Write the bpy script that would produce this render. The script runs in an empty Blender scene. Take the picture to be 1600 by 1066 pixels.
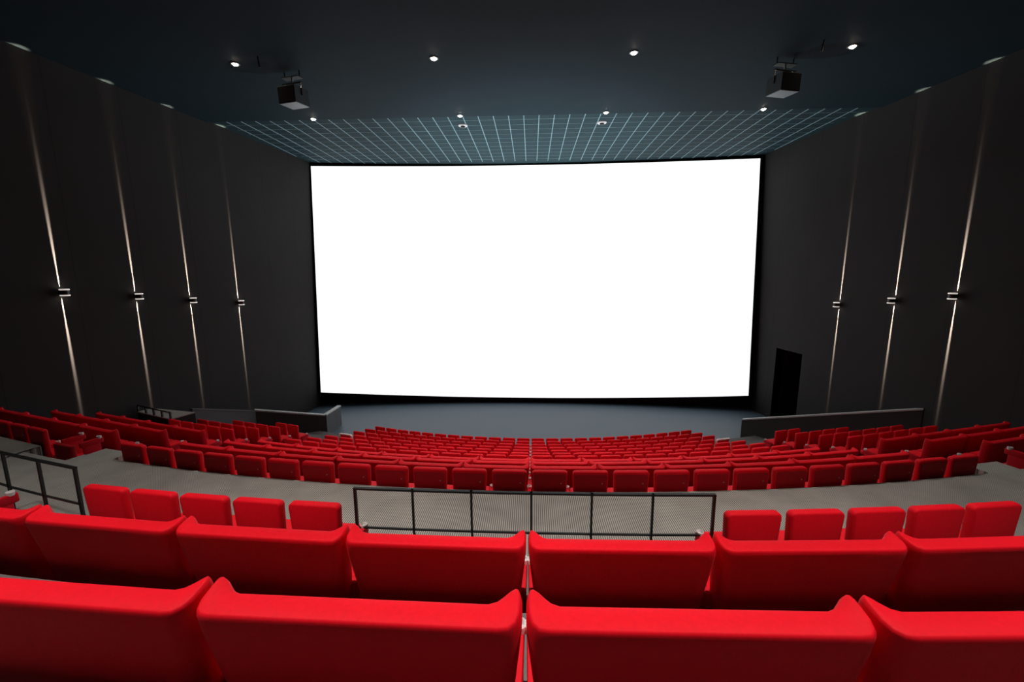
import bpy, bmesh, math
from mathutils import Vector, Matrix

S = 1.06                      # metres per fitted unit
W = .53 * S                   # seat pitch
YC = 33.6009 * S              # centre of the seating arcs
X0 = -.0211 * S
PHI = math.radians(17.2)      # bearing of the straight side blocks
K0 = 15.45                    # first seat boundary of the side blocks
BACK_H = .90
C = bpy.context.scene.collection

# ------------------------------------------------------------------ helpers
def lin(r, g, b):
    f = lambda c: (c / 255 / 12.92) if c / 255 <= .04045 else ((c / 255 + .055) / 1.055) ** 2.4
    return (f(r), f(g), f(b), 1)

def mat(name, col, rough=.6, metal=0., spec=.3, emit=None, strength=0., sheen=0., noise=None):
    m = bpy.data.materials.new(name); m.use_nodes = True
    nt = m.node_tree; b = nt.nodes['Principled BSDF']
    b.inputs['Base Color'].default_value = col
    b.inputs['Roughness'].default_value = rough
    b.inputs['Metallic'].default_value = metal
    b.inputs['Specular IOR Level'].default_value = spec
    if sheen:
        b.inputs['Sheen Weight'].default_value = sheen
        b.inputs['Sheen Roughness'].default_value = .4
        b.inputs['Sheen Tint'].default_value = (1, .12, .12, 1)
    if emit:
        b.inputs['Emission Color'].default_value = emit
        b.inputs['Emission Strength'].default_value = strength
    if noise:                                   # (scale, amount)
        tc = nt.nodes.new('ShaderNodeTexCoord')
        n = nt.nodes.new('ShaderNodeTexNoise'); n.inputs['Scale'].default_value = noise[0]
        n.inputs['Detail'].default_value = 3
        r = nt.nodes.new('ShaderNodeMapRange')
        r.inputs['To Min'].default_value = 1 - noise[1]; r.inputs['To Max'].default_value = 1 + noise[1]
        mx = nt.nodes.new('ShaderNodeVectorMath'); mx.operation = 'SCALE'
        mx.inputs[0].default_value = col[:3]
        nt.links.new(tc.outputs['Object'], n.inputs['Vector'])
        nt.links.new(n.outputs['Fac'], r.inputs['Value'])
        nt.links.new(r.outputs['Result'], mx.inputs['Scale'])
        nt.links.new(mx.outputs['Vector'], b.inputs['Base Color'])
    return m

def wall_mat(name, col, seam):
    """dark fabric wall with faint vertical seams along its length"""
    m = mat(name, col, rough=.8, spec=.15)
    nt = m.node_tree; b = nt.nodes['Principled BSDF']
    tc = nt.nodes.new('ShaderNodeTexCoord'); sx = nt.nodes.new('ShaderNodeSeparateXYZ')
    nt.links.new(tc.outputs['Object'], sx.inputs[0])
    ma = nt.nodes.new('ShaderNodeMath'); ma.operation = 'PINGPONG'; ma.inputs[1].default_value = seam / 2
    nt.links.new(sx.outputs['Y'], ma.inputs[0])
    lt = nt.nodes.new('ShaderNodeMapRange'); lt.inputs['From Min'].default_value = 0; lt.inputs['From Max'].default_value = .03
    lt.inputs['To Min'].default_value = .72; lt.inputs['To Max'].default_value = 1
    nt.links.new(ma.outputs[0], lt.inputs['Value'])
    n = nt.nodes.new('ShaderNodeTexNoise'); n.inputs['Scale'].default_value = .6
    nt.links.new(tc.outputs['Object'], n.inputs['Vector'])
    r = nt.nodes.new('ShaderNodeMapRange'); r.inputs['To Min'].default_value = .85; r.inputs['To Max'].default_value = 1.15
    nt.links.new(n.outputs['Fac'], r.inputs['Value'])
    mu = nt.nodes.new('ShaderNodeMath'); mu.operation = 'MULTIPLY'
    nt.links.new(lt.outputs['Result'], mu.inputs[0]); nt.links.new(r.outputs['Result'], mu.inputs[1])
    mx = nt.nodes.new('ShaderNodeVectorMath'); mx.operation = 'SCALE'; mx.inputs[0].default_value = col[:3]
    nt.links.new(mu.outputs[0], mx.inputs['Scale']); nt.links.new(mx.outputs['Vector'], b.inputs['Base Color'])
    return m

def carpet_mat(name, dark, light, period):
    """grey carpet woven in fine lengthwise ribs broken into small dots"""
    m = mat(name, dark, rough=.9, spec=.1)
    nt = m.node_tree; b = nt.nodes['Principled BSDF']
    tc = nt.nodes.new('ShaderNodeTexCoord'); sx = nt.nodes.new('ShaderNodeSeparateXYZ')
    nt.links.new(tc.outputs['Object'], sx.inputs[0])
    def M(op, a, bb):
        n = nt.nodes.new('ShaderNodeMath'); n.operation = op
        for i, v in enumerate((a, bb)):
            if v is None: continue
            if isinstance(v, (int, float)): n.inputs[i].default_value = v
            else: nt.links.new(v, n.inputs[i])
        return n.outputs[0]
    k = 2 * math.pi / period
    sxx = M('SINE', M('MULTIPLY', sx.outputs['X'], k), None)
    syy = M('SINE', M('MULTIPLY', sx.outputs['Y'], k * .9), None)
    v = M('ADD', M('MULTIPLY', sxx, .33), M('ADD', M('MULTIPLY', M('MULTIPLY', sxx, syy), .22), .45))
    no = nt.nodes.new('ShaderNodeTexNoise'); no.inputs['Scale'].default_value = 2.2; no.inputs['Detail'].default_value = 4
    nt.links.new(tc.outputs['Object'], no.inputs['Vector'])
    v2 = M('MULTIPLY', v, M('ADD', M('MULTIPLY', no.outputs['Fac'], .7), .65))
    mix = nt.nodes.new('ShaderNodeMix'); mix.data_type = 'RGBA'
    mix.inputs['A'].default_value = dark; mix.inputs['B'].default_value = light
    nt.links.new(v2, mix.inputs['Factor']); nt.links.new(mix.outputs['Result'], b.inputs['Base Color'])
    return m

class MB:
    """collects vertices and faces of ONE mesh"""
    def __init__(s): s.v = []; s.f = []
    def add(s, vs, fs):
        o = len(s.v); s.v += [tuple(p) for p in vs]; s.f += [tuple(i + o for i in f) for f in fs]
    def box(s, x0, x1, y0, y1, z0, z1, M=None):
        vs = [(x, y, z) for z in (z0, z1) for (x, y) in ((x0, y0), (x1, y0), (x1, y1), (x0, y1))]
        if M: vs = [M @ Vector(p) for p in vs]
        s.add(vs, [(3, 2, 1, 0), (4, 5, 6, 7), (0, 1, 5, 4), (1, 2, 6, 5), (2, 3, 7, 6), (3, 0, 4, 7)])
    def loft(s, rings, cap0=True, cap1=True):
        n = len(rings[0]); vs = [p for r in rings for p in r]; fs = []
        for j in range(len(rings) - 1):
            for i in range(n):
                a, b = j * n + i, j * n + (i + 1) % n
                fs.append((a, b, b + n, a + n))
        if cap0: fs.append(tuple(range(n - 1, -1, -1)))
        if cap1: fs.append(tuple(range((len(rings) - 1) * n, len(rings) * n)))
        s.add(vs, fs)
    def rbox(s, x0, x1, y0, y1, z0, z1, r=.02, seg=3, er=None):
        """box with rounded vertical edges and softened top and bottom"""
        er = er or r * .6
        def ring(ins, z):
            rr = max(r - ins, .001); out = []
            for cx, cy, a0 in ((x1 - r, y1 - r, 0), (x0 + r, y1 - r, 90), (x0 + r, y0 + r, 180), (x1 - r, y0 + r, 270)):
                for i in range(seg + 1):
                    a = math.radians(a0 + 90 * i / seg); out.append((cx + rr * math.cos(a), cy + rr * math.sin(a), z))
            return out
        s.loft([ring(er, z0), ring(er * .3, z0 + er * .3), ring(0, z0 + er), ring(0, z1 - er), ring(er * .3, z1 - er * .3), ring(er, z1)])
    def tube(s, a, b, r, n=8, r2=None):
        a, b = Vector(a), Vector(b); d = (b - a).normalized()
        u = d.orthogonal().normalized(); w = d.cross(u); r2 = r if r2 is None else r2
        ring = lambda c, q: [c + (u * math.cos(2 * math.pi * i / n) + w * math.sin(2 * math.pi * i / n)) * q for i in range(n)]
        s.loft([ring(a, r), ring(b, r2)])
    def revolve(s, prof, n=16, M=None):
        rings = [[(r * math.cos(2 * math.pi * i / n), r * math.sin(2 * math.pi * i / n), z) for i in range(n)] for r, z in prof]
        if M: rings = [[M @ Vector(p) for p in q] for q in rings]
        s.loft(rings)
    def build(s, name, m, parent=None, smooth=False, angle=40):
        me = bpy.data.meshes.new(name); me.from_pydata(s.v, [], s.f)
        bm = bmesh.new(); bm.from_mesh(me); bmesh.ops.recalc_face_normals(bm, faces=bm.faces); bm.to_mesh(me); bm.free()
        me.materials.append(m)
        if smooth:
            for p in me.polygons: p.use_smooth = True
            me.set_sharp_from_angle(angle=math.radians(angle))
        o = bpy.data.objects.new(name, me); C.objects.link(o)
        if parent: o.parent = parent
        return o

def tag(o, label=None, cat=None, group=None, kind=None):
    for k, v in (('label', label), ('category', cat), ('group', group), ('kind', kind)):
        if v: o[k] = v
    return o

def empty(name, loc=(0, 0, 0), rz=0.):
    o = bpy.data.objects.new(name, None); C.objects.link(o)
    o.location = loc; o.rotation_euler = (0, 0, rz); o.empty_display_size = .2
    return o

def copy_tree(o, parent=None):
    c = o.copy(); C.objects.link(c); c.parent = parent
    for k in ('label', 'category', 'group'):
        if parent is None and k in c: del c[k]
    for ch in list(o.children): copy_tree(ch, c)
    return c

def struct(name, mb, m, smooth=False, angle=40):
    return tag(mb.build(name, m, None, smooth, angle), kind='structure')

# ------------------------------------------------------------------ materials
RED = (.80, .0036, .0150, 1)
M_red = mat('red_velvet', RED, rough=.66, spec=.15, sheen=.06, noise=(55, .10))
M_shell = mat('red_seat_shell', (.42, .004, .011, 1), rough=.6, spec=.15)
M_arm = mat('red_armrest', (.62, .008, .02, 1), rough=.75, spec=.15)
M_base = mat('dark_pedestal', (.02, .02, .022, 1), rough=.6)
M_cup = mat('pale_cup_holder', (.78, .74, .74, 1), rough=.35, spec=.5)
M_trim = mat('pale_piping', (1, .96, .96, 1), rough=.5)
M_stud = mat('grey_stud', (.32, .22, .2, 1), rough=.4)
M_wall = wall_mat('charcoal_wall', (.025, .0235, .024, 1), 1.95)
M_dark = mat('near_black_wall', (.02, .021, .022, 1), rough=.8, spec=.15)
M_ceil = mat('slate_ceiling', (.0175, .0325, .042, 1), rough=.7, spec=.06, noise=(1.2, .10))
M_tile = mat('teal_grey_ceiling_tile', (.026, .051, .060, 1), rough=.7, spec=.06, noise=(6, .1))
M_bar = mat('pale_ceiling_bar', (.27, .40, .45, 1), rough=.6, spec=.1)
M_carpet = carpet_mat('ribbed_grey_carpet', (.055, .05, .045, 1), (.66, .62, .57, 1), .025)
M_tier = mat('grey_step_carpet', (.15, .14, .135, 1), rough=.9, spec=.1, noise=(8, .15))
M_stage = mat('blue_grey_stage_floor', (.082, .118, .152, 1), rough=.5, spec=.3, noise=(.7, .05))
M_black = mat('black_metal', (.008, .009, .009, 1), rough=.45, spec=.4)
M_frame = mat('black_screen_border', (.004, .004, .004, 1), rough=.9, spec=.05)
M_cap = mat('pale_wall_cap', (.50, .52, .52, 1), rough=.5)
M_low = mat('dark_low_wall', (.052, .054, .051, 1), rough=.75, spec=.2)
M_lowl = mat('low_wall_painted_light', (.12, .125, .135, 1), rough=.75, spec=.2)  # paler low-wall grey: light on the rightward faces painted in
M_plat = mat('grey_platform_carpet', (.30, .29, .27, 1), rough=.9, noise=(6, .12))
M_screen = mat('white_lit_screen', (.8, .8, .8, 1), rough=.9, emit=(.97, 1, 1, 1), strength=1.08)
M_bulb = mat('warm_downlight_lens', (1, 1, 1, 1), emit=(1, .88, .68, 1), strength=60)
M_lens = mat('warm_wall_lamp_lens', (1, 1, 1, 1), emit=(1, .86, .70, 1), strength=5)
M_ring = mat('grey_trim_ring', (.25, .27, .28, 1), rough=.35, metal=.6)
M_rim = mat('rim_added_glow', (.8, .78, .75, 1), rough=.3, emit=(1, .93, .85, 1), strength=.5)  # shine of the lamp on its rims, put in as emission
M_chrome = mat('polished_steel', (.6, .58, .55, 1), rough=.2, metal=1.)
M_cab = mat('black_speaker_cabinet', (.03, .036, .04, 1), rough=.5, spec=.4)
M_cabp = mat('speaker_painted_light', (.26, .33, .35, 1), rough=.4, spec=.5)  # screen light on the speaker underside, painted as a paler colour
M_grille = mat('black_speaker_grille', (.006, .006, .008, 1), rough=.8)

# ------------------------------------------------------------------ camera
f, p, yaw, roll = 661.63252, .160744108, .0464273932, -.00516498
cam = bpy.data.cameras.new('camera'); cam.sensor_fit = 'HORIZONTAL'; cam.sensor_width = 36
cam.lens = 36 * f / 1600; cam.clip_start = .05; cam.clip_end = 200
co = bpy.data.objects.new('camera', cam); C.objects.link(co); bpy.context.scene.camera = co
r0 = Vector((math.cos(yaw), math.sin(yaw), 0)); h0 = Vector((-math.sin(yaw), math.cos(yaw), 0))
fw = h0 * math.cos(p) + Vector((0, 0, -math.sin(p))); u0 = h0 * math.sin(p) + Vector((0, 0, math.cos(p)))
rr = r0 * math.cos(roll) + u0 * math.sin(roll); uu = -r0 * math.sin(roll) + u0 * math.cos(roll)
co.matrix_world = Matrix(((rr.x, uu.x, -fw.x, 0), (rr.y, uu.y, -fw.y, 0), (rr.z, uu.z, -fw.z, 0), (0, 0, 0, 1)))

# ------------------------------------------------------------------ rows of the hall: distance and height of the top of each back
ROW = {'U0': (.20, -.55), 'U1': (1.246, -1.026), 'U2': (2.276, -1.490), 'U3': (3.307, -1.966), 'L1': (5.253, -2.562), 'L2': (6.333, -2.991),
       'L3': (7.340, -3.392), 'L4': (8.332, -3.801), 'L5': (9.275, -4.176), 'L6': (10.218, -4.531), 'L7': (11.161, -4.867), 'L8': (12.103, -5.188),
       'L9': (13.046, -5.493), 'L10': (13.989, -5.784), 'L11': (14.931, -6.062), 'L12': (15.95, -6.35)}
ROW = {k: (d * S, z * S) for k, (d, z) in ROW.items()}
def top_z(n): return ROW[n][1]
def floor_z(n): return ROW[n][1] - BACK_H
def pos(n, k, off=0., straight=True):
    """point on row n at seat boundary k, moved off metres towards the screen; also the turn of a seat there"""
    R = YC - ROW[n][0]; sg = 1 if k >= 0 else -1
    if abs(k) <= K0 or not straight:
        th = k * W / R
        P = Vector((X0 + R * math.sin(th), YC - R * math.cos(th), 0)); F = Vector((-math.sin(th), math.cos(th), 0)); rz = th
    else:
        th = sg * K0 * W / R
        P = Vector((X0 + R * math.sin(th), YC - R * math.cos(th), 0)) + Vector((sg * math.cos(PHI), math.sin(PHI), 0)) * (abs(k) - K0) * W
        F = Vector((-sg * math.sin(PHI), math.cos(PHI), 0)); rz = sg * PHI
    return P + F * off, rz
def wall_x(y): return 13.10 - (y - 11.5) * .114
FLOOR = floor_z('L11') - .03
CEIL = 5.75

# ------------------------------------------------------------------ setting
# terraces: each a prism between the line behind one row and the line behind the next
def terrace(n0, o0, n1, o1, ztop, name, m, k0=-24, k1=24, zbot=None, well=None):
    mb = MB(); top0 = []; top1 = []
    ks = [(k0 + (k1 - k0) * i / 64, 0) for i in range(65)]
    if well:
        for sg in (-1, 1):
            ks += [(sg * well[0], 0), (sg * (well[0] + .02), 1), (sg * (well[1] - .02), 1), (sg * well[1], 0)]
        ks = sorted((k, well[2] if well[0] < abs(k) < well[1] else 0.) for k, _ in ks)
    N = len(ks) - 1
    for k, dw in ks:
        for n, o, lst in ((n0, o0, top0), (n1, o1 + dw, top1)):
            P, _ = pos(n, k, o); x = max(-wall_x(P.y) + .06, min(wall_x(P.y) - .06, P.x)); lst.append((x, P.y))
    zb = FLOOR - .3 if zbot is None else zbot
    n = N + 1
    vs = [(x, y, ztop) for x, y in top0] + [(x, y, ztop) for x, y in top1] + [(x, y, zb) for x, y in top0] + [(x, y, zb) for x, y in top1]
    fs = []
    for i in range(N):
        fs += [(i, i + 1, n + i + 1, n + i), (2 * n + i, 3 * n + i, 3 * n + i + 1, 2 * n + i + 1),
               (i, 2 * n + i, 2 * n + i + 1, i + 1), (n + i, n + i + 1, 3 * n + i + 1, 3 * n + i)]
    fs += [(0, n, 3 * n, 2 * n), (n - 1, 3 * n - 1, 4 * n - 1, 2 * n - 1)]
    mb.add(vs, fs)
    return struct(name, mb, m)
BK = -.20
seq = ['U0', 'U1', 'U2', 'U3', 'L1', 'L2', 'L3', 'L4', 'L5', 'L6', 'L7', 'L8', 'L9', 'L10', 'L11', 'L12']
AISLE = floor_z('U3')
for a, b in zip(seq[:-1], seq[1:]):
    zt = floor_z(a)
    if a == 'U0': terrace(a, -3.2, b, BK, zt, 'floor', M_tier)
    elif a == 'U3': terrace(a, BK, b, -.13, zt, 'floor', M_carpet, well=(13.4, 15.5, -.24))
    elif a == 'L1': terrace(a, -.36, b, BK, zt, 'floor', M_tier)
    elif a == 'L11': pass
    else: terrace(a, BK, b, BK, zt, 'floor', M_tier)
# short landings at the heads of the two stair aisles
for sg in (-1, 1):
    a, b = sorted((sg * 12.25, sg * 13.35))
    mb = MB(); pts = [pos('L1', a, -.15)[0], pos('L1', b, -.15)[0], pos('L1', b, .16)[0], pos('L1', a, .16)[0]]
    mb.loft([[(q.x, q.y, floor_z('L1') + .005) for q in pts], [(q.x, q.y, AISLE - .01) for q in pts]])
    struct('floor', mb, M_carpet)
mb = MB(); mb.box(-15, 15, 13.0, 24.6, FLOOR - .4, FLOOR); struct('floor', mb, M_stage)

# side walls, tapering towards the screen; the right one has a doorway
def wall_run(mb, sg, y0, y1, z0, z1, t=.35):
    a, b = wall_x(y0), wall_x(y1)
    q = [(sg * a, y0), (sg * b, y1), (sg * (b + t), y1), (sg * (a + t), y0)]
    mb.loft([[(x, y, z0) for x, y in q], [(x, y, z1) for x, y in q]])
mb = MB(); wall_run(mb, -1, -3.4, 23.6, FLOOR - .3, CEIL + .4); struct('wall_left', mb, M_wall)
DY0, DY1, DZ = 19.33, 21.02, -3.72
mb = MB(); wall_run(mb, 1, -3.4, DY0, FLOOR - .3, CEIL + .4); wall_run(mb, 1, DY1, 23.6, FLOOR - .3, CEIL + .4); wall_run(mb, 1, DY0, DY1, DZ, CEIL + .4)
struct('wall_right', mb, M_wall)
mb = MB()      # unlit recess of the doorway
ax, bx = wall_x(DY0), wall_x(DY1)
q = [(ax + .02, DY0), (bx + .02, DY1), (bx + 1.3, DY1), (ax + 1.3, DY0)]
mb.add([(x, y, z) for z in (FLOOR, DZ) for x, y in q], [(0, 1, 2, 3), (4, 5, 6, 7), (0, 3, 7, 4), (1, 2, 6, 5), (2, 3, 7, 6)])
struct('door_1', mb, M_dark)
mb = MB(); mb.box(-15.2, 15.2, -3.8, -3.4, FLOOR - .3, CEIL + .4); struct('wall_back', mb, M_dark)
# curved wall behind the screen
mb = MB(); N = 32; fr = []
for i in range(N + 1):
    u = -1 + 2 * i / N; fr.append((u * 11.86, 23.72 - 1.05 * u * u))
vs = [(x, y, FLOOR - .2) for x, y in fr] + [(x, y + .85, CEIL + .3) for x, y in fr]
vs += [(x, 24.9, FLOOR - .2) for x, y in fr] + [(x, 24.9, CEIL + .3) for x, y in fr]; n = N + 1
fs = []
for i in range(N): fs += [(i, i + 1, n + i + 1, n + i), (2 * n + i, 3 * n + i, 3 * n + i + 1, 2 * n + i + 1), (i, 2 * n + i, 2 * n + i + 1, i + 1), (n + i, n + i + 1, 3 * n + i + 1, 3 * n + i)]
fs += [(0, n, 3 * n, 2 * n), (N, 2 * n + N, 3 * n + N, n + N)]
mb.add(vs, fs); struct('wall_front', mb, M_dark)
# ceiling: plain part over the seats and the tiled part by the screen
YG = 16.85
mb = MB(); mb.box(-15.2, 15.2, -3.8, YG, CEIL, CEIL + .35); struct('ceiling', mb, M_ceil)
mb = MB(); mb.box(-15.2, 15.2, YG, 25, CEIL + .06, CEIL + .35); struct('ceiling', mb, M_tile)
mb = MB(); st = .575
for i in range(-21, 22):
    x = (i + .5) * st - .02
    if abs(x) < 12.0: mb.box(x - .014, x + .014, YG, min(23.6, 11.5 + (13.0 - abs(x)) / .114), CEIL + .048, CEIL + .07)
struct('trim_1', mb, M_bar)
mb = MB()
for j in range(1, 12):
    y = YG + j * st; xx = wall_x(y) - .3
    if y < 23.3: mb.box(-xx, xx, y - .010, y + .010, CEIL + .053, CEIL + .07)
struct('trim_2', mb, mat('grey_ceiling_bar', (.20, .31, .34, 1), rough=.6, spec=.1))

# low parapets beside the front seats
def low_wall(name, pts, m, cap=True, t=.14):
    """pts: (x, y, top z); wall down to the floor with a pale cap"""
    mb = MB(); cb = MB()
    for (x0, y0, z0), (x1, y1, z1) in zip(pts[:-1], pts[1:]):
        d = Vector((x1 - x0, y1 - y0, 0)).normalized(); nn = Vector((-d.y, d.x, 0)) * t / 2
        a, b = Vector((x0, y0, 0)), Vector((x1, y1, 0))
        base = [a - nn, b - nn, b + nn, a + nn]; zt = [z0, z1, z1, z0]
        mb.loft([[(q.x, q.y, FLOOR - .02) for q in base], [(q.x, q.y, zz - .05) for q, zz in zip(base, zt)]])
        nn2 = nn * 1.25
        bs = [a - nn2, b - nn2, b + nn2, a + nn2]
        cb.loft([[(q.x, q.y, zz - .055) for q, zz in zip(bs, zt)], [(q.x, q.y, zz) for q, zz in zip(bs, zt)]])
    o = struct(name, mb, m)
    c = cb.build('cap', M_cap if cap else m, o); tag(c, 'pale cap')
    return o
low_wall('wall_right_low', [(9.36, 18.42, -6.46), (12.86, 13.95, -4.46)], M_low)
low_wall('wall_left_low', [(-9.36, 18.02, -6.32), (-11.62, 16.6, -5.63)], M_low)
low_wall('wall_left_return', [(-9.36, 18.02, -6.32), (-9.37, 19.5, -6.37)], M_lowl)
low_wall('wall_left_ramp', [(-11.62, 16.6, -5.68), (-12.4, 14.3, -4.84)], M_lowl, cap=False)

# ------------------------------------------------------------------ screen
def scr_pt(u, v, off=0., gx=0., gz=0.):
    a = 11.614
    x = -.086 + u * (a + gx); y = 23.30 + .83 * v - 1.0 * u * u - off
    z = -6.539 + (5.621 + 6.539) * v - (.513 - .607 * v) * (1 - u * u)
    return (x, y, z + gz)
sc = empty('cinema_screen', (0, 23.3, -6.6)); tag(sc, 'huge blank glowing white cinema screen filling the front wall', 'screen')
mb = MB(); NU, NV = 48, 8
mb.add([Vector(scr_pt(-1 + 2 * i / NU, j / NV)) - sc.location for j in range(NV + 1) for i in range(NU + 1)],
       [(j * (NU + 1) + i, j * (NU + 1) + i + 1, (j + 1) * (NU + 1) + i + 1, (j + 1) * (NU + 1) + i) for j in range(NV) for i in range(NU)])
mb.build('screen_surface', M_screen, sc, True)
mb = MB()
mb.add([Vector(scr_pt(-1 + 2 * i / NU, j / NV, -.03)) - sc.location for j in range(NV + 1) for i in range(NU + 1)],
       [(j * (NU + 1) + i, j * (NU + 1) + i + 1, (j + 1) * (NU + 1) + i + 1, (j + 1) * (NU + 1) + i) for j in range(NV) for i in range(NU)])
mb.build('screen_light_block', M_frame, sc, True)  # unseen sheet added to stop the screen glowing backwards
mb = MB(); bw = .05     # thin black border all round
path = [(-1 + 2 * i / NU, 0, 0, -1) for i in range(NU + 1)] + [(1, j / NV, 1, 0) for j in range(NV + 1)] + [(1 - 2 * i / NU, 1, 0, 1) for i in range(NU + 1)] + [(-1, 1 - j / NV, -1, 0) for j in range(NV + 1)]
rings = []
for (u, v, dx, dz) in path:
    q = Vector(scr_pt(u, v)) - sc.location
    # corners push out both ways
    ox = (bw if u > .999 else -bw if u < -.999 else 0); oz = (bw if v > .999 else -bw if v < .001 else 0)
    o_ = q + Vector((ox, 0, oz))
    rings.append([q + Vector((0, -.03, 0)), o_ + Vector((0, -.03, 0)), o_ + Vector((0, .05, 0)), q + Vector((0, .05, 0))])
rings.append(rings[0])
mb.loft(rings, False, False); mb.build('screen_border', M_frame, sc)

# ------------------------------------------------------------------ seats
def back_outline(hw, tz, z, dep, inset=0.):
    """plan outline of a double back at one height: flat rear, rounded corners and a wing at each end that reaches forward"""
    k = dep
    t = .116
    half = [(0, 0), (hw * .5, 0), (hw - .075, .0), (hw - .038, .006), (hw - .012, .03), (hw - .001, .065), (hw, .10), (hw - .001, t + .020 * k), (hw - .008, t + .036 * k), (hw - .024, t + .043 * k),
            (hw - .046, t + .038 * k), (hw - .066, t + .024 * k), (hw - .088, t + .008 * k), (hw - .115, t), (hw * .5, t), (0, t)]
    pts = half + [(-x, y) for x, y in half[-2:0:-1]]
    if inset:
        n = len(pts); out = []
        for i in range(n):
            a, b = Vector(pts[i - 1]), Vector(pts[(i + 1) % n]); d = (b - a); d.normalize()
            nn = Vector((-d.y, d.x)); out.append((pts[i][0] + nn.x * inset, pts[i][1] + nn.y * inset))
        pts = out
    return pts
def double_back(hw, H):
    rings = []
    for z, nar, dep, ins, lift in ((.20, .055, .1, .03, 0), (.21, .055, .1, .008, 0), (.24, .055, .1, 0, 0), (.42, .040, .25, 0, 0), (.58, .022, .5, 0, 0), (.72, .008, .8, 0, 0), (H - .07, 0, 1, 0, 0),
                                   (H - .030, 0, 1.05, 0, .35), (H - .012, 0, 1.07, .004, .8), (H - .003, 0, 1.08, .009, 1), (H, 0, 1.08, .016, 1)):
        pts = back_outline(hw - nar, 0, z, dep, ins)
        sh = .16 * (1 - z / H) - .155          # the back leans: its foot is further forward
        ring = []
        for x, y in pts:
            horn = max(0, min(1, (abs(x) - (hw - .11)) / .09)) ** 1.5 * max(0, min(1, (y - .02) / .14))
            ring.append((x, y + sh, z + lift * .028 * horn))
        rings.append(ring)
    mb = MB(); mb.loft(rings, True, False)
    o = (len(rings) - 1) * 30                     # close the top with strips from the rear edge to the front edge
    right = [(0, 1, 14, 15), (1, 2, 13, 14), (2, 3, 12, 13), (3, 4, 11, 12), (4, 5, 10, 11), (5, 6, 9, 10), (6, 7, 8, 9)]
    m_ = lambda i: (30 - i) % 30
    for q in right:
        mb.f.append(tuple(o + i for i in q)); mb.f.append(tuple(o + m_(i) for i in reversed(q)))
    return mb

def arm(root, x, w=.055, depth=.34, z=.455, cup=True):
    mb = MB(); mb.rbox(x - w / 2, x + w / 2, .02, .02 + depth, z - .10, z, r=.022)
    mb.rbox(x - w * .42, x + w * .42, .06, depth - .03, .03, z - .08, r=.015)
    a = mb.build('armrest', M_arm, root, True)
    if cup:
        cb = MB(); cb.revolve([(.026, -.03), (.034, -.028), (.036, .010), (.031, .016), (.027, .010), (.025, -.012), (.001, -.014)], 14, Matrix.Translation((x, .02 + depth - .055, z + .016)))
        tag(cb.build('cup_holder', M_cup, a, True), 'pale cup holder')
    return a

def cushion(root, x0, x1, y0=.0, y1=.46):
    mb = MB(); mb.rbox(x0, x1, y0, y1, .28, .40, r=.05, seg=4, er=.045)
    return mb.build('seat_cushion', M_red, root, True)

def base(root, x0, x1):
    mb = MB(); mb.box(x0, x1, .08, .36, .10, .30); mb.box(x0 - .02, x1 + .02, .04, .40, .0, .11)
    return mb.build('pedestal', M_base, root)

def make_double():
    r = empty('double_cinema_chair')
    mb = double_back(W - .006, BACK_H - .022)
    mb.build('backrest', M_red, r, True, 60)
    cushion(r, -W + .06, -.012); cushion(r, .012, W - .06)
    arm(r, -W + .035, w=.05); arm(r, W - .035, w=.05)
    base(r, -W + .15, W - .15)
    return r

def single_back(mb, w_top=.245, w_bot=.215, t=.085, H=BACK_H, z0=.22):
    """rounded trapezoid seen from behind, softened all round"""
    def outline(ins):
        out = []; r = .045
        L = [(-w_bot + ins, z0 + ins, 3), (w_bot - ins, z0 + ins, 4), (w_top - ins, H - ins, 1), (-w_top + ins, H - ins, 2)]
        def arc(cx, cz, a0, rr):
            return [(cx + rr * math.cos(math.radians(a0 + 90 * i / 4)), cz + rr * math.sin(math.radians(a0 + 90 * i / 4))) for i in range(5)]
        rr = max(r - ins, .006)
        return arc(w_top - r, H - r, 0, rr) + arc(-w_top + r, H - r, 90, rr) + arc(-w_bot + r, z0 + r, 180, rr) + arc(w_bot - r, z0 + r, 270, rr)
    rings = []
    for y, ins in ((-t, .020), (-t + .006, .006), (-t + .02, 0), (-.022, 0), (-.008, .006), (0, .022)):
        rings.append([(x, y + .03 * (1 - z / H), z) for x, z in outline(ins)])
    mb.loft(rings)

def make_single(right_arm=False, stud=True, trim=False, side=1):
    r = empty('cinema_chair')
    mb = MB(); single_back(mb); mb.build('backrest', M_red, r, True, 50)
    H = BACK_H
    if stud:
        mb = MB(); q = []
        for cx, cz, a0 in ((.192, H - .075, 0), (-.192, H - .075, 90), (-.165, .29, 180), (.165, .29, 270)):
            q += [(cx + .03 * math.cos(math.radians(a0 + 30 * i)), cz + .03 * math.sin(math.radians(a0 + 30 * i))) for i in range(4)]
        mb.loft([[(x, yy + .03 * (1 - z / H), z) for x, z in q] for yy in (-.089, -.08)])
        tag(mb.build('back_shell', M_shell, r), 'smooth darker red rear panel')
    cushion(r, -.235, .235)
    arm(r, -W / 2)
    if right_arm: arm(r, W / 2)
    base(r, -.14, .14)
    if stud:
        mb = MB(); z = H - .17
        mb.tube((.155, -.088 + .03 * (1 - z / H), z), (.155, -.094 + .03 * (1 - z / H), z), .009, 10)
        tag(mb.build('number_stud', M_stud, r), 'small pale stud')
    if trim:
        mb = MB(); pts = []
        for x, z in ((-.222, .42), (-.248, H - .05), (-.225, H - .008), (.225, H - .008), (.248, H - .05), (.222, .42)):
            pts.append((x, -.075 + .03 * (1 - z / H), z))
        for a, b in zip(pts[:-1], pts[1:]): mb.tube(a, b, .032, 6)
        tag(mb.build('piping', M_trim, r), 'white piping around the back')
    return r

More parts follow.
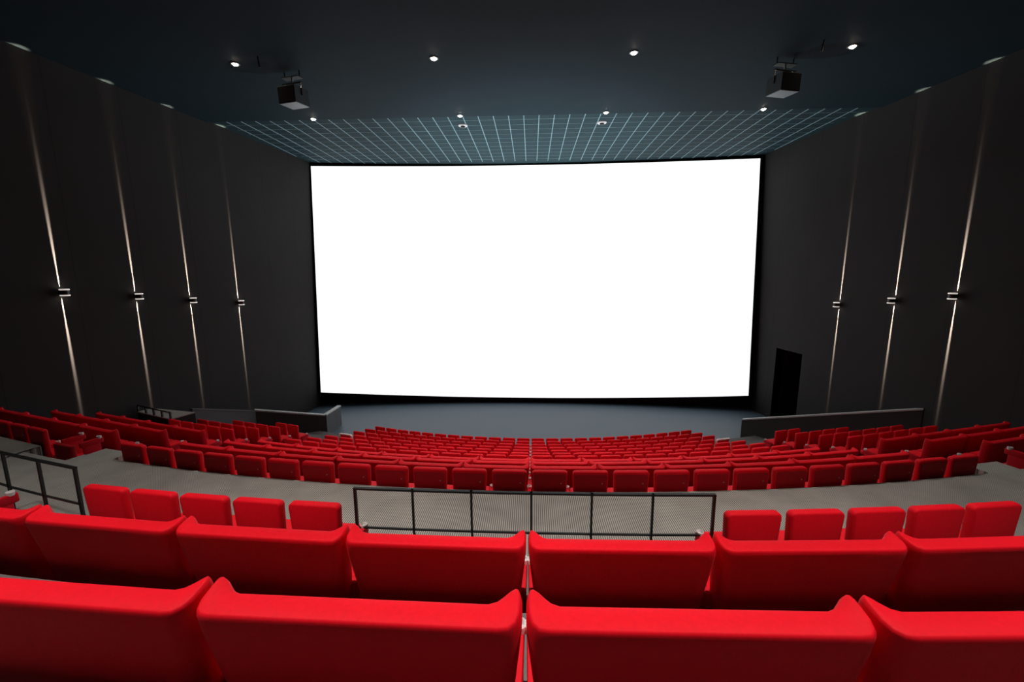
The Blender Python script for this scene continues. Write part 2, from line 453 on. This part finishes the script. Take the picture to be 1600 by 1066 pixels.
def make_low():
    r = empty('low_chair')
    mb = MB(); mb.rbox(-.25, .25, -.10, -.02, .10, .70, r=.03)
    mb.build('rear_panel', M_shell, r, True)
    cushion(r, -.22, .22)
    arm(r, -.25, z=.72); arm(r, .25, z=.72); base(r, -.14, .14)
    return r

ORD = ['', 'first', 'second', 'third', 'fourth', 'fifth', 'sixth', 'seventh', 'eighth', 'ninth', 'tenth', 'eleventh', 'twelfth', 'thirteenth', 'fourteenth']
ROWNAME = {'U1': 'row of double seats nearest the viewer', 'U2': 'second row of double seats from the viewer',
           'U3': 'row level with the black railing', 'L1': 'row bordering the grey cross aisle',
           'L2': 'first row beyond the aisle row', 'L3': 'second row beyond the aisle row', 'L4': 'third row beyond the aisle row',
           'L5': 'seventh row from the screen', 'L6': 'sixth row from the screen', 'L7': 'fifth row from the screen', 'L8': 'fourth row from the screen',
           'L9': 'third row from the screen', 'L10': 'second row from the screen', 'L11': 'front row by the screen'}
protos = {}
def place(kind, n, kc, label, group, off=0.):
    """a seat whose middle lies at boundary-coordinate kc of row n"""
    if kind not in protos:
        o = {'double': make_double, 'single': lambda: make_single(False, True), 'single_end': lambda: make_single(True, True), 'single_far': lambda: make_single(False, False),
             'single_far_end': lambda: make_single(True, False), 'single_trim': lambda: make_single(True, False, True), 'low': make_low}[kind]()
        protos[kind] = o
    else: o = copy_tree(protos[kind])
    P, rz = pos(n, kc, off)
    o.location = (P.x, P.y, floor_z(n)); o.rotation_euler = (0, 0, rz)
    tag(o, label, 'cinema chair', group)
    return o

def seat_label(n, kc, what, idx, sg):
    side = 'right' if sg > 0 else 'left'
    return f'{what} {ORD[idx]} {side} of centre, {ROWNAME[n]}'

# double seats, central block
def doubles(n, lo, hi):
    for kc in range(lo, hi + 1, 2):
        sg = 1 if kc > 0 else -1
        place('double', n, kc, seat_label(n, kc, 'wide red seat,', (abs(kc) + 1) // 2, sg), 'double seats, ' + ROWNAME[n])
doubles('U1', -3, 3); doubles('U2', -7, 5)
for n in ('L2', 'L3', 'L4'): doubles(n, -11, 11)
# double seats, side blocks
def side_doubles(n, sg, cnt):
    side = 'right' if sg > 0 else 'left'
    for i in range(cnt):
        kc = sg * (K0 + 1 + 2 * i)
        place('double', n, kc, f'wide red seat, {side} block, {ORD[i + 1]} from stairs, {ROWNAME[n]}', f'double seats in the {side} side block, ' + ROWNAME[n])
side_doubles('L2', -1, 4); side_doubles('L2', 1, 3)
side_doubles('L3', -1, 4); side_doubles('L3', 1, 4)
side_doubles('L4', -1, 4); side_doubles('L4', 1, 4)
# single seats
def singles(n, ks, kind, group=None):
    for k in ks:
        sg = 1 if k > 0 else -1; kd = kind
        if (n == 'U3' and k in (-3.5, 7.5)) or (n != 'U3' and k == 11.5): kd = kind + '_end'
        what = 'red seat,'
        if n == 'L8' and abs(k) == 11.5: kd = 'single_trim'; what = 'white-piped red seat,'
        place(kd, n, k, seat_label(n, k, what, int(abs(k) + .5), sg), group or 'single seats, ' + ROWNAME[n])
singles('U3', [-7.5 + i for i in range(5)] + [3.5 + i for i in range(5)], 'single_far')
singles('L1', [-11.5 + i for i in range(24)], 'single')
for j in range(5, 12): singles('L%d' % j, [-11.5 + i for i in range(24)], 'single_far')
def side_singles(n, sg, cnt, kind='single_far', k0=K0):
    side = 'right' if sg > 0 else 'left'
    for i in range(cnt):
        kd = kind
        if (sg < 0 and i == 0) or (sg > 0 and i == cnt - 1): kd = kind + '_end'
        place(kd, n, sg * (k0 + .5 + i), f'red seat, {side} block, {ORD[i + 1]} from stairs, {ROWNAME[n]}', f'single seats in the {side} side block, ' + ROWNAME[n])
side_singles('L1', -1, 4, 'single')
for n, l, r in (('L5', 5, 6), ('L6', 5, 6), ('L7', 4, 4), ('L8', 2, 2)):
    side_singles(n, -1, l); side_singles(n, 1, r)
place('low', 'L1', -14.55, 'low backless red seat in the dark well by the left stairs', 'backless seats')
place('low', 'L1', 14.75, 'low backless red seat beside the right end of the aisle row', 'backless seats')
place('low', 'U3', -10.1, 'low backless red seat behind the short railing on the left', 'backless seats', -.40)

# ------------------------------------------------------------------ railings
def railing(name, pts, label, zr, low=.41):
    P0 = Vector((pts[0][0], pts[0][1], AISLE)); r = empty(name, P0); tag(r, label, 'railing')
    for i, (x, y) in enumerate(pts):
        mb = MB(); d = .0125 if i in (0, len(pts) - 1) else .0095
        mb.box(x - d - P0.x, x + d - P0.x, y - .014 - P0.y, y + .014 - P0.y, 0, zr - AISLE)
        mb.box(x - .04 - P0.x, x + .04 - P0.x, y - .04 - P0.y, y + .04 - P0.y, 0, .012)
        mb.build('post', M_black, r)
    def bar(nm, z, w, h):
        mb = MB()
        for (x0, y0), (x1, y1) in zip(pts[:-1], pts[1:]):
            d = Vector((x1 - x0, y1 - y0, 0)).normalized(); nn = Vector((-d.y, d.x, 0)) * w
            a, b = Vector((x0, y0, 0)) - P0 - d * .012, Vector((x1, y1, 0)) - P0 + d * .012; a.z = b.z = 0
            mb.loft([[(q.x, q.y, z - AISLE - h) for q in (a - nn, b - nn, b + nn, a + nn)], [(q.x, q.y, z - AISLE) for q in (a - nn, b - nn, b + nn, a + nn)]])
        mb.build(nm, M_black, r)
    bar('top_rail', zr + .010, .017, .019); bar('lower_rail', zr - low, .010, .016)
    return r
railing('railing', [(-1.745 + .582 * i, 3.80 + .012 * (i - 3) ** 2 * .3) for i in range(7)], 'long low black metal railing in front of the double seats, between single seats', -2.105)
railing('railing', [(-4.86, 4.02), (-5.47, 4.18), (-6.12, 4.36), (-6.75, 4.56)], 'short black metal railing at the left edge beside single seats', -2.035)
railing('railing', [(4.86, 4.02), (5.47, 4.18), (6.12, 4.36)], 'black metal railing at the right edge beside single seats', -2.035)

# ------------------------------------------------------------------ wheelchair platform against the left wall
pf = empty('viewing_platform', (-11.9, 12.3, floor_z('L5'))); tag(pf, 'dark raised platform with low black railing against the left wall', 'platform')
A, B = Vector((-12.88, 12.74, 0)), Vector((-11.2, 12.08, 0)); d = (B - A).normalized(); nn = Vector((-d.y, d.x, 0)); nn = nn if nn.y > 0 else -nn
zp = -4.44; o0 = Vector((pf.location.x, pf.location.y, 0)); fz = pf.location.z
quad = [A - o0, B - o0, B + nn * .72 - o0, A + nn * .40 - o0]
mb = MB(); mb.loft([[(q.x, q.y, 0) for q in quad], [(q.x, q.y, zp - .03 - fz) for q in quad]]); mb.build('platform_base', M_dark, pf)
mb = MB(); mb.loft([[(q.x, q.y, zp - .03 - fz) for q in quad], [(q.x, q.y, zp - fz) for q in quad]]); tag(mb.build('platform_deck', M_plat, pf), 'grey carpeted deck')
for i in range(5):
    q = A + (B - A) * (i / 4) - o0 + nn * .03; mb = MB(); mb.box(q.x - .022, q.x + .022, q.y - .022, q.y + .022, zp - fz, zp - fz + .20); mb.build('post', M_black, pf)
mb = MB(); a, b = A - o0 + nn * .03, B - o0 + nn * .03
mb.tube((a.x, a.y, zp - fz + .20), (b.x, b.y, zp - fz + .20), .024, 8); mb.build('top_rail', M_black, pf)

# ------------------------------------------------------------------ ceiling fittings
def make_downlight():
    r = empty('downlight')
    mb = MB(); mb.revolve([(.075, .0), (.115, -.002), (.12, -.016), (.105, -.024), (.080, -.020), (.075, 0)], 24); mb.build('trim_ring', M_ring, r, True)
    mb = MB(); mb.revolve([(.001, -.058), (.035, -.052), (.058, -.036), (.070, -.012), (.072, -.002)], 20); tag(mb.build('lens', M_bulb, r, True), 'glowing warm lens')
    return r
dl = None
names = {0: 'outer left', 1: 'inner left', 2: 'inner right', 3: 'outer right'}
for j, y in enumerate((12.45, 16.72)):
    for i, x in enumerate((-8.22, -2.66, 2.70, 8.30)):
        o = dl = make_downlight() if dl is None else copy_tree(dl)
        o.location = (x, y, CEIL)
        tag(o, f'small bright recessed ceiling light, {names[i]}, ' + ('nearer row of four' if j == 0 else 'row at the edge of the tiled ceiling'), 'ceiling light', 'recessed ceiling lights')
for sg, nm in ((-1, 'left'), (1, 'right')):
    r = empty('ceiling_disc', (sg * 2.75, 17.95, CEIL + .06)); tag(r, f'small pale ceiling disc under the {nm} middle light on the tiled ceiling', 'sensor', 'ceiling discs')
    mb = MB(); mb.revolve([(.18, 0), (.18, -.03), (.16, -.045)], 20); mb.build('disc_base', M_cup, r, True)  # plain pale disc with a dark centre
    mb = MB(); mb.revolve([(.09, -.045), (.085, -.085), (.05, -.10)], 16); mb.build('disc_centre', M_black, r, True)

def make_speaker(sg, label):
    r = empty('loudspeaker', (sg * 6.93, 13.0, CEIL)); tag(r, label, 'loudspeaker', 'hanging loudspeakers')
    M = Matrix.Translation((0, 0, -.68)) @ Matrix.Rotation(sg * math.radians(14), 4, 'Z') @ Matrix.Rotation(math.radians(3), 4, 'X')
    hx, hy, hz = .30, .27, .22
    mb = MB(); mb.box(-hx, hx, -hy, hy, -hz, hz, M); mb.build('cabinet', M_cab, r)
    mb = MB(); mb.box(-hx + .02, hx - .02, -hy - .015, -hy + .002, -hz + .02, hz - .02, M); mb.build('grille', M_grille, r)
    mb = MB(); mb.box(-hx + .01, hx - .01, -hy + .01, hy - .01, -hz - .014, -hz + .002, M); tag(mb.build('painted_light_panel', M_cabp, r), 'underside with painted-in light')  # added plate; its paleness paints in the light from the screen
    mb = MB()
    mb.tube(M @ Vector((-hx - .02, 0, 0)), M @ Vector((-hx - .02, 0, .36)), .02); mb.tube(M @ Vector((hx + .02, 0, 0)), M @ Vector((hx + .02, 0, .36)), .02)
    mb.tube(M @ Vector((-hx - .04, 0, .36)), M @ Vector((hx + .04, 0, .36)), .024); mb.tube(M @ Vector((0, 0, .36)), Vector((0, 0, -.17)), .03)
    mb.build('yoke', M_chrome, r, True)
    mb = MB(); mb.box(-.30, .30, -.10, .10, -.185, -.16, Matrix.Rotation(sg * math.radians(14), 4, 'Z'))
    for x in (-.26, .26): mb.tube(Matrix.Rotation(sg * math.radians(14), 4, 'Z') @ Vector((x, 0, -.16)), Matrix.Rotation(sg * math.radians(14), 4, 'Z') @ Vector((x, 0, 0)), .018)
    mb.build('ceiling_plate', M_black, r)
    mb = MB(); x = sg * .42; mb.tube((x, -.9, 0), (x * .96, -.88, -.26), .02, 6)
    mb.build('cable', M_black, r)
    return r
make_speaker(-1, 'black box loudspeaker hanging from the ceiling, left of the two')
make_speaker(1, 'black box loudspeaker hanging from the ceiling, right of the two')

# ------------------------------------------------------------------ wall lamps: dark drums throwing a thin beam up and down the wall
def spot(name, loc, direc, power, angle, blend, col, radius, const=False, fall='Constant'):
    l = bpy.data.lights.new(name, 'SPOT'); l.energy = power; l.spot_size = math.radians(angle); l.spot_blend = blend
    l.color = col; l.shadow_soft_size = radius
    if const:
        l.use_nodes = True; nt = l.node_tree; e = nt.nodes['Emission']
        fo = nt.nodes.new('ShaderNodeLightFalloff'); fo.inputs['Strength'].default_value = const
        nt.links.new(fo.outputs[fall], e.inputs['Strength'])
    o = bpy.data.objects.new(name, l); C.objects.link(o); o.location = loc
    o.rotation_euler = Vector(direc).to_track_quat('-Z', 'Y').to_euler()
    return o
lampy = [(-1, 11.29, -.49), (-1, 13.29, -.71), (-1, 15.22, -.96), (-1, 17.45, -1.21), (1, 13.49, -.78), (1, 15.39, -1.04), (1, 17.66, -1.35)]
pos_word = {11: 'nearest', 13: 'second nearest', 15: 'third nearest', 17: 'farthest'}
wl = None
for sg, y, z in lampy:
    x = sg * wall_x(y); inw = Vector((-sg * math.cos(.1135), -math.sin(.1135), 0)).normalized()
    inw = Vector((-sg, -.114, 0)).normalized()
    if not (sg == 1 and y < 12):
        if wl is None:
            wl = r = empty('wall_lamp')
            # built facing +Y (away from the wall)
            mb = MB(); mb.box(-.05, .05, 0, .03, -.06, .06); mb.build('back_plate', M_black, r)
            mb = MB(); mb.revolve([(.085, -.065), (.10, -.058), (.10, .058), (.085, .065)], 24, Matrix.Translation((0, .14, 0))); mb.build('drum', M_black, r, True)
            for s_ in (1, -1):
                mb = MB(); mb.revolve([(.082, s_ * .063), (.104, s_ * .063), (.110, s_ * .082), (.104, s_ * .100), (.082, s_ * .090), (.082, s_ * .063)], 24, Matrix.Translation((0, .14, 0)))
                tag(mb.build('rim', M_rim, r, True), 'pale rim with added glow')
                mb = MB(); mb.revolve([(.001, s_ * .088), (.05, s_ * .086), (.081, s_ * .082), (.081, s_ * .066)], 20, Matrix.Translation((0, .14, 0)))
                tag(mb.build('lens', M_lens, r, True), 'glowing lens')
            o = wl
        else: o = copy_tree(wl)
        o.location = (x, y, z); o.rotation_euler = (0, 0, math.atan2(inw.y, inw.x) - math.pi / 2)
        side = 'left' if sg < 0 else 'right'
        w_ = pos_word[int(y)] if sg < 0 else {13: 'nearest', 15: 'middle', 17: 'farthest'}[int(y)]
        tag(o, f'small dark drum lamp on the {side} wall, {w_} to viewer, beams up and down', 'wall lamp', 'wall lamps on the %s wall' % side)
    for s_ in (1, -1):
        for aim, half, k, off in ((.15, 3.8, 18000, .012), (.85, 2.0, 3600, .035), (4.0, 2.4, 34, .05)):
            b0 = Vector((x, y, z + s_ * .10)) + inw * off
            tgt = Vector((x, y, z + s_ * (.10 + aim)))
            spot('wall_lamp_beam', b0, tgt - b0, 10, half * 2, 1., (1, .82, .64) if aim < 3 else (1, .68, .46), .008, const=k, fall='Linear' if aim > 4 else 'Constant')

# ------------------------------------------------------------------ house lights in the ceiling
for y, pw in ((-1.2, 190), (1.5, 1900), (8.1, 1000), (12.45, 850), (16.72, 130)):
    for x in (-8.22, -2.66, 2.70, 8.30):
        spot('house_light', (x, y, CEIL - .09), (0, 0, -1), pw * (1 if abs(x) < 5 else .6 if y < 3 else .3), 62 if y < 3 else 76, .8, (1, .93, .86), .06)

# added lamps without fittings, behind the low walls, brighten the ceiling by the screen
for sg in (-1, 1):
    b0 = Vector((sg * 11.0, 19.4, FLOOR + .25))
    spot('added_ceiling_wash', b0, Vector((-sg * 2.5, 19.6, CEIL)) - b0, 7300, 58, 1., (.78, .95, 1), .10)

w = bpy.data.worlds.new('dark'); bpy.context.scene.world = w; w.use_nodes = True
w.node_tree.nodes['Background'].inputs['Color'].default_value = (0, 0, 0, 1)
sc_ = bpy.context.scene
sc_.view_settings.view_transform = 'Standard'; sc_.view_settings.look = 'None'
sc_.view_settings.exposure = 0; sc_.view_settings.gamma = 1
sc_.cycles.max_bounces = 6; sc_.cycles.diffuse_bounces = 4; sc_.cycles.sample_clamp_indirect = 4
